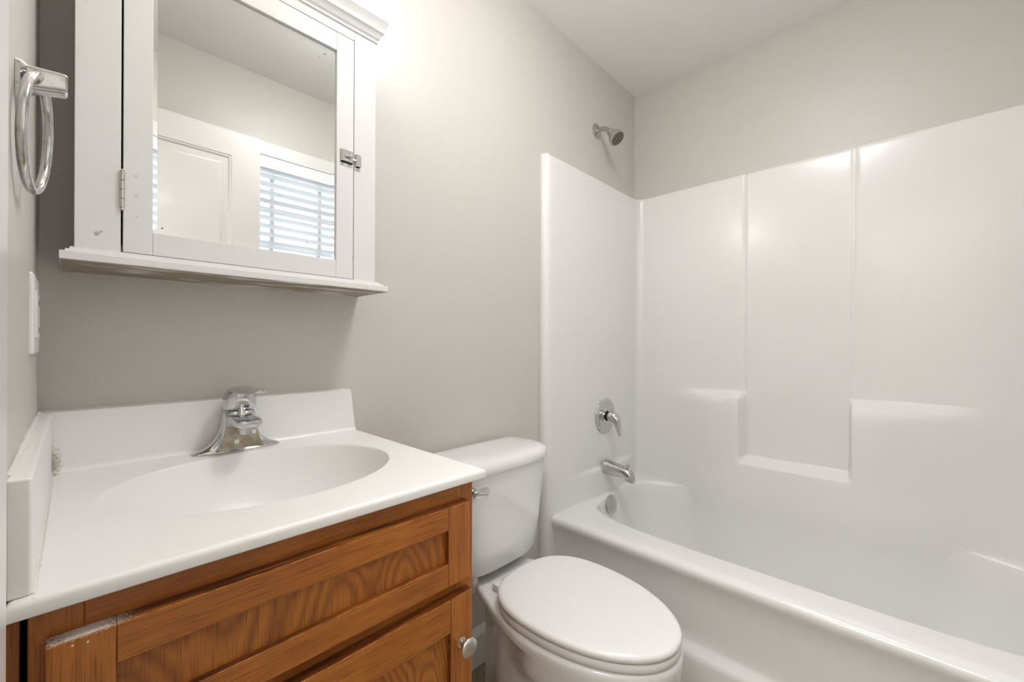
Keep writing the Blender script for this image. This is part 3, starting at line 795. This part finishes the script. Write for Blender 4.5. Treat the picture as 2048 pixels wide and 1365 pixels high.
def bowl_loop(z, wf, wb, d=0.0, flare=0.0):
    half = []
    for (hr, yr), (hp, yp) in zip(RIMP, PEDP):
        t = max(0, min(1, (yr+.44)/.12)); t = t*t*(3-2*t); wgt = wf+(wb-wf)*t
        h = hp+(hr-hp)*wgt; y = yp+(yr-yp)*wgt
        h = max(0, h-d+flare*(1 if h > .01 else 0)); y = y+d*(1 if y < -.42 else -1)*(1 if h < .09 else 0)
        half.append((h, y))
    return [(BX+h, y, z) for h, y in half]+[(BX-h, y, z) for h, y in reversed(half)][:-1]
bm = new_bm()
loft(bm, [bowl_loop(0, 0, 0, 0, .014), bowl_loop(.012, 0, 0, 0, .014), bowl_loop(.030, 0, 0, 0, .008), bowl_loop(.05, 0, 0, 0, .001), bowl_loop(.10, .02, 0), bowl_loop(.15, .06, .0), bowl_loop(.19, .12, .0),
          bowl_loop(.225, .22, .0), bowl_loop(.250, .36, .0), bowl_loop(.266, .52, .01), bowl_loop(.280, .69, .02), bowl_loop(.292, .82, .03), bowl_loop(.304, .90, .05), bowl_loop(.320, .945, .09), bowl_loop(.341, .970, .20), bowl_loop(.356, .982, .42), bowl_loop(.364, .990, .70), bowl_loop(.368, .994, .93),
          bowl_loop(.373, .998, .985), bowl_loop(.380, 1, 1), bowl_loop(.3880, 1, 1), bowl_loop(.3930, 1, 1, .002), bowl_loop(.3960, 1, 1, .006), bowl_loop(.3972, 1, 1, .012)])
obj('bowl', bm, 'porcelain', to, 75)
def lid_loop(z, d, N=96): return egg(z, .1775-d, -.7110+d, -.2360-d, 2.6, cy=-.425, N=N, nf=2.0)
bm = new_bm()
loft(bm, [lid_loop(.3990, .010), lid_loop(.4000, .0060), lid_loop(.4030, .0030), lid_loop(.4130, .0025), lid_loop(.4180, .0045), lid_loop(.4195, .010)])
obj('seat', bm, 'plastic', to, 50)
bm = new_bm()
loft(bm, [lid_loop(.4215, .008), lid_loop(.4225, .0040), lid_loop(.4260, .0010), lid_loop(.4320, .0000), lid_loop(.4370, .0022), lid_loop(.4400, .0065), lid_loop(.4412, .013), lid_loop(.4420, .035), lid_loop(.4430, .09), lid_loop(.4435, .13)])
obj('lid', bm, 'plastic', to, 50)
for s in (-1, 1):
    bm = new_bm(); box(bm, TX+s*.078-.016, TX+s*.078+.016, -.240, -.216, .3973, .4180, .003, 2)
    obj('hinge_block', bm, 'plastic', to, 40)
bm = new_bm(); lathe(bm, (.8560, -.150, .4180), (0, 0, -1), [(0, .011), (.006, .0125), (.018, .0125), (.026, .010), (.032, .007), (.050, .005)], 24)
obj('fill_nut', bm, 'plastic', to, 40, label='white plastic nut under the tank')
bm = new_bm(); tube(bm, [(.856, -.150, .372), (.856, -.12, .30), (.825, -.09, .22), (.80, -.07, .17), (.78, -.03, .155), (.78, -.006, .155)], .0048, 12)
obj('supply_hose', bm, 'nickel', to, 60)

# ------------------------------------------------------------------ one-piece tub and surround
tb = thing('tub_shower_unit', 'glossy white one-piece bathtub and shower surround along the right wall', 'bathtub', (1.75, -.765, 0))
PX = 2.095; EY = -.036; EY2 = YF+.036; RZ = .41; TZ = 1.8625
def sm(a, b, x):
    t = max(0, min(1, (x-a)/(b-a))); return t*t*(3-2*t)
def bulge(y):
    return .056*min(sm(-.20, -.52, y)**1.0, sm(-1.30, -.93, y))
def P_right(y, z):
    low = bulge(y)
    side_top = .8830
    if -.5560 >= y >= -.9080:
        tz = .603-.012*sm(-.58, -.60, y)*0
        k = 1-sm(tz-.012, tz+.012, z)
        p = low*k+(-.0035)*(1-k)
    else:
        k = 1-sm(side_top-.012, side_top+.010, z); p = low*k
    # soft sides of the niche
    if z > .59:
        for ys, sgn in ((-.5560, 1), (-.9080, -1)):
            pass
    return p
ycols = []
def spread(a, b, n): return [a+(b-a)*i/n for i in range(n)]
ycols = spread(-.075, -.20, 4)+spread(-.20, -.53, 22)+spread(-.53, -.575, 14)+spread(-.575, -.89, 10)+spread(-.89, -.925, 12)+spread(-.925, -1.32, 22)+spread(-1.32, EY2-.038, 4)+[EY2-.038+.0]
ycols = [y for y in ycols if y > EY2+.040]
zrows = spread(.0, .38, 8)+spread(.38, .44, 6)+spread(.44, .52, 4)+spread(.52, .545, 6)+spread(.545, .585, 3)+spread(.585, .625, 14)+spread(.625, .865, 8)+spread(.865, .90, 14)+spread(.90, 1.84, 12)+[1.84, 1.853, TZ-.005, TZ-.0015, TZ]
def ramp_(a, b, x):
    t = max(0, min(1, (x-a)/(b-a))); return .82*t+.18*t*t*(3-2*t)
def smooth_p(y, z):
    """P_right with the niche sides blended over a few millimetres"""
    def blend(yc, hw, wl, a, b): return wl
    lo = bulge(y)+.010*sm(.62, .42, z)*min(1, bulge(y)/.03); top_side = 1-ramp_(.860, .897, z); top_mid = 1-ramp_(.584, .617, z)
    inside = sm(-.5250, -.5610, y)*sm(-.9190, -.9050, y)
    p_side = lo*top_side; p_mid = lo*top_mid-.0030*(1-top_mid)
    p = p_side*(1-inside)+p_mid*inside
    # thin vertical grooves between the three panels above the ledges
    for yc in (-.5457, -.9290):
        gk = math.exp(-((y-yc)/.0042)**2)*.0046*sm(.885, .90, z)
        p -= gk
    return p
def plan_path():
    """points (x, y, kind) from the near front edge round to the far front edge"""
    pts = []
    for x, y in ((1.3335, -.0008), (1.3335, -.008), (1.3350, -.016), (1.3400, -.0240), (1.3470, -.0295), (1.3560, -.0325), (1.3680, -.0335), (1.3840, -.0338)): pts.append((x, y, 'e'))
    for x in [1.42, 1.47, 1.53, 1.60, 1.68, 1.76, 1.84, 1.92, 1.99, 2.03]: pts.append((x, -.0338-(x-1.384)*.004, 'e'))
    r = .034; ye = -.0338-(PX-r-1.384)*.004
    for k in range(0, 10):
        a = (pi/2)*k/9; pts.append((PX-r+r*sin(a), ye-r+r*cos(a), 'c'))
    for y in ycols: 
        if y < ye-r-.003: pts.append((PX, y, 'r'))
    for k in range(9, -1, -1):
        a = (pi/2)*k/9; pts.append((PX-r+r*sin(a), YF-(ye-r+r*cos(a)), 'c'))
    for x in [2.03, 1.99, 1.92, 1.84, 1.76, 1.68, 1.60, 1.53, 1.47, 1.42]: pts.append((x, YF+.0338+(x-1.384)*.004, 'f'))
    for x, y in reversed(((1.3335, -.0008), (1.3335, -.008), (1.3350, -.016), (1.3400, -.0240), (1.3470, -.0295), (1.3560, -.0325), (1.3680, -.0335), (1.3840, -.0338))): pts.append((x, YF-y, 'f'))
    return pts
PP = plan_path()
def end_low(x, z): return .014*sm(1.52, 1.70, x)*sm(2.06, 1.95, x)*(1-sm(.520, .545, z)) if x > 1.4 else 0
bm = new_bm(); loops = []
for z in zrows:
    ed = {1.853: .0005, TZ-.005: .002, TZ-.0015: .005, TZ: .009}.get(z, 0)
    row = []
    for x, y, kd in PP:
        if kd == 'r': row.append((x-smooth_p(y, z)+ed, y, z))
        elif kd == 'e': row.append((x, y-end_low(x, z)+(ed if x > 1.35 else 0), z))
        elif kd == 'f': row.append((x, y+end_low(x, z)-(ed if x > 1.35 else 0), z))
        else: row.append((x+ed*.5, y+(ed*.5 if y > -.7 else -ed*.5), z))
    loops.append(row)
# cap running back to the studs
row = []
for x, y, kd in PP:
    if kd == 'e': row.append((x, -.0005, TZ))
    elif kd == 'f': row.append((x, YF+.0005, TZ))
    elif kd == 'c': row.append((min(x+.018, XR-.0005) if x > 2.07 else x+.01, (-.0005 if y > -.7 else YF+.0005), TZ))
    else: row.append((XR-.0005, y, TZ))
loops.append(row)
loft(bm, loops, closed=False)
surround = obj('surround_wall', bm, 'acrylic', tb, 42)

# deck, basin and apron
TCX, TCY, TA, TB = 1.7930, -.7650, .3030, .690
NB = 160
def base_pt(t):
    c, s = cos(t), sin(t); n = 4.2
    return TCX+TA*copysign(abs(c)**(2/n), c), TCY+TB*copysign(abs(s)**(2/n), s)
bts = [2*pi*k/NB for k in range(NB)]
edge = []
for t in bts:
    x, y = base_pt(t); bb = bulge(y); xw = PX-bb-.010*min(1, bb/.03)+.0028*min(1, bb/.01)
    lw = 1.0 if x < TCX else sm(0, .03, xw-x)
    q = x-xw; kq = .022
    x = min(x, xw) if abs(q) > kq else min(x, xw)-(kq-abs(q))**2/(4*kq)
    edge.append((x, y, lw))
def basin_loop(fx, fy, z, cxs=0.0):
    out = []
    for (x, y, lip), t in zip(edge, bts):
        f = fx+(1-fx)*.65*(1-lip)*max(0, min(1, (z-.15)/.2))
        out.append((TCX+cxs+(x-TCX)*f, TCY+(y-TCY)*fy, z))
    return out
def lip(fx, fy, drop):
    out = []
    for x, y, lw in edge:
        f = fx if lw >= 1 else (1+(fx-1)*lw)
        g = 1-(1-fx)*.10
        if fx < 1 and lw < 1: f = f*lw+g*(1-lw)
        if fx > 1 and lw < 1: f = 1+(fx-1)*lw
        out.append((TCX+(x-TCX)*f, TCY+(y-TCY)*fy, deckz(x)-drop))
    return out
def outer(t, x0, x1, y0, y1):
    c, s = cos(t), sin(t); x, y = base_pt(t); dx, dy = x-TCX, y-TCY
    k = 1e9
    if dx > 1e-9: k = min(k, (x1-TCX)/dx)
    if dx < -1e-9: k = min(k, (x0-TCX)/dx)
    if dy > 1e-9: k = min(k, (y1-TCY)/dy)
    if dy < -1e-9: k = min(k, (y0-TCY)/dy)
    return TCX+dx*k, TCY+dy*k
def deckz(x): return RZ+.012*sm(1.75, 2.05, x)
bm = new_bm()
ro = [(*outer(t, 1.400, 2.112, YF+.002, -.002), 0) for t in bts]
# snap nearest points to the rectangle's corners so the deck is square
for cxx in (1.400, 2.112):
    for cyy in (YF+.002, -.002):
        i = min(range(NB), key=lambda k: (ro[k][0]-cxx)**2+(ro[k][1]-cyy)**2); ro[i] = (cxx, cyy, 0)
L = [[(x, y, deckz(x)) for x, y, _ in ro],
     lip(1.035, 1.014, 0), lip(1.012, 1.005, .0008), lip(.996, .998, .0045), lip(.983, .993, .012),
     basin_loop(.972, .988, .375), basin_loop(.955, .980, .33), basin_loop(.935, .968, .27), basin_loop(.91, .952, .21), basin_loop(.875, .932, .155),
     basin_loop(.82, .905, .115), basin_loop(.72, .865, .093), basin_loop(.55, .78, .084), basin_loop(.3, .55, .080), basin_loop(.1, .2, .078)]
# keep the rim ring inside the wall where no ledge shows
for j in (1, 2):
    L[j] = [((min(x, PX-bulge(y)+.004) if x > TCX else x), max(min(y, -.03), YF+.03), z) for x, y, z in L[j]]
loft(bm, L, True, False, True)
# apron: a profile swept along y
prof = [(1.402, RZ), (1.392, RZ-.0006), (1.384, RZ-.003), (1.3775, RZ-.0075), (1.3735, RZ-.014), (1.3722, RZ-.022), (1.3730, RZ-.032), (1.3770, RZ-.044), (1.3810, RZ-.060), (1.3840, RZ-.09), (1.3860, .30), (1.3870, .20), (1.3865, .175), (1.3840, .166), (1.3720, .150), (1.3660, .141), (1.3640, .130), (1.3640, .0)]
na = 30; rows = []
for i in range(na+1):
    y = -.031+(YF+.062)*0+( (YF+.031)-(-.031))*i/na
    bow = .004*sin(pi*i/na)
    rows.append([(x-bow*sm(1.40, 1.37, x), y, z) for x, z in prof])
loft(bm, rows, closed=False)
tub = obj('tub_basin', bm, 'acrylic', tb, 50)
bm = new_bm(); nrm = Vector((0, -.985, .17)).normalized()
oc = Vector((1.7350, -.0905, .3730))
lathe(bm, oc+nrm*-.006, nrm, [(0, .037), (.006, .0420), (.010, .0420), (.0125, .039), (.0135, .032), (.0140, .006), (.0130, .0055), (.0128, .0)], 44)
obj('overflow_plate', bm, 'worn_chrome', tb, 35, label='round chrome overflow plate')
bm = new_bm(); lathe(bm, oc+nrm*.0070, nrm, [(0, .0045), (.0018, .0040), (.002, 0)], 16); obj('overflow_screw', bm, 'shower_metal', tb, None)
bm = new_bm(); lathe(bm, (TCX, -.27, .088), (0, 0, 1), [(0, .034), (.003, .034), (.005, .028), (.004, .018), (.010, .017), (.012, .0)], 32); obj('tub_drain', bm, 'chrome', tb, 40)

# shower valve
VXc, VZc = 1.7690, .7665; VYw = -.0364
sv = thing('shower_valve', 'chrome lever valve with round plate on the surround above the tub spout', 'shower valve', (VXc, VYw, VZc))
bm = new_bm(); lathe(bm, (VXc, VYw, VZc), (0, -1, 0), [(0, .0800), (.003, .0815), (.0055, .0800), (.008, .073), (.009, .066), (.0085, .055), (.0095, .030), (.012, .026)], 56)
obj('escutcheon', bm, 'chrome', sv, 40)
bm = new_bm(); lathe(bm, (VXc, VYw-.008, VZc), (0, -1, 0), [(0, .024), (.004, .024), (.005, .020), (.024, .019)], 32); obj('valve_stem', bm, 'dark', sv, 40)
bm = new_bm(); L = []
for k, (y, z, hx, hz) in enumerate(((-.024, .0, .022, .022), (-.030, .002, .0245, .0250), (-.042, .001, .0245, .0250), (-.054, -.004, .022, .0240), (-.062, -.014, .0200, .0200), (-.0665, -.028, .0175, .0150), (-.0690, -.044, .0150, .0115), (-.0720, -.060, .0130, .0090), (-.0770, -.076, .0110, .0070), (-.0810, -.086, .007, .0045))):
    tilt = [0, 0, 0, .3, .75, 1.2, 1.4, 1.35, 1.15, 1.1][k]
    lp = []
    for q in range(28):
        t_ = 2*pi*q/28; c, s = cos(t_), sin(t_)
        lp.append((VXc+hx*c, VYw+y-hz*s*sin(tilt), VZc+z+hz*s*cos(tilt)))
    L.append(lp)
loft(bm, L); obj('lever', bm, 'chrome', sv, 60)

# tub spout
SXc, SZc, SYw = 1.7580, .5330, -.0490
ts_ = thing('tub_spout', 'chrome tub spout with diverter knob on the end wall of the surround', 'tub spout', (SXc, SYw, SZc))
bm = new_bm(); L = []
for y, zt, zb, hx in ((-.001, .034, -.0340, .0330), (-.003, .0345, -.0345, .0335), (-.006, .0345, -.0345, .0335), (-.030, .0300, -.0335, .0310), (-.070, .0225, -.0320, .0280), (-.100, .0165, -.0310, .0255), (-.112, .0135, -.0450, .0245), (-.124, .0080, -.0480, .0230), (-.133, -.0020, -.0490, .0210), (-.139, -.0180, -.0490, .0170)):
    lp = []
    for q in range(32):
        t_ = 2*pi*q/32; c, s = cos(t_), sin(t_); zc = (zt+zb)/2; hz = (zt-zb)/2
        lp.append((SXc+hx*copysign(abs(c)**.85, c), SYw+y, SZc+zc+hz*copysign(abs(s)**.85, s)))
    L.append(lp)
loft(bm, L); obj('spout_body', bm, 'worn_chrome', ts_, 45)
bm = new_bm(); lathe(bm, (SXc, SYw-.112, SZc+.010), (0, -.15, 1), [(0, .0035), (.012, .0035), (.0135, .0085), (.0165, .0100), (.0185, .0095), (.0190, 0)], 24)
obj('diverter_knob', bm, 'chrome', ts_, 45)

# shower head
HX, HZ = 1.7430, 2.1070
sh = thing('shower_fixture', 'small brushed metal shower head on a short arm high on the back wall', 'shower head', (HX, 0, HZ))
bm = new_bm(); lathe(bm, (HX, 0, HZ), (0, -1, 0), [(0, .0340), (.002, .0340), (.0045, .0310), (.0080, .0200), (.0100, .0125), (.012, .0115)], 40); obj('wall_flange', bm, 'shower_metal', sh, 45)
bm = new_bm(); pts = [(HX, -.004, HZ), (HX, -.025, HZ), (HX, -.042, HZ-.0020), (HX, -.055, HZ-.0085), (HX, -.066, HZ-.0185), (HX, -.075, HZ-.0290)]
tube(bm, pts, .0100, 20); obj('shower_arm', bm, 'shower_metal', sh, 60)
dv = Vector((.0, -.66, -.75)).normalized(); hp = Vector((HX, -.070, HZ-.0240))
bm = new_bm(); lathe(bm, hp, dv, [(0, .0135), (.002, .0165), (.010, .0170), (.012, .0150), (.016, .0155), (.024, .0220), (.038, .0300), (.050, .0360), (.060, .0380), (.064, .0375), (.0650, .0345), (.0640, .0325), (.0635, .0)], 40)
head = obj('spray_head', bm, 'shower_metal', sh, 35)
bm = new_bm(); lathe(bm, hp+dv*.0636, dv, [(0, .0320), (.0008, .0315), (.001, 0)], 36)
obj('spray_face', bm, 'rubber', head, 35, label='dark spray face')
bm = new_bm(); u_, v_ = frame_of(dv)
for rr_, nn in ((.0265, 18), (.017, 12), (.0075, 6)):
    for k in range(nn):
        a = 2*pi*k/nn; p = hp+dv*.0642+(u_*cos(a)+v_*sin(a))*rr_
        lathe(bm, p, dv, [(0, .0018), (.0016, .0013), (.0017, 0)], 8)
obj('nozzles', bm, 'shower_metal', head, 35)
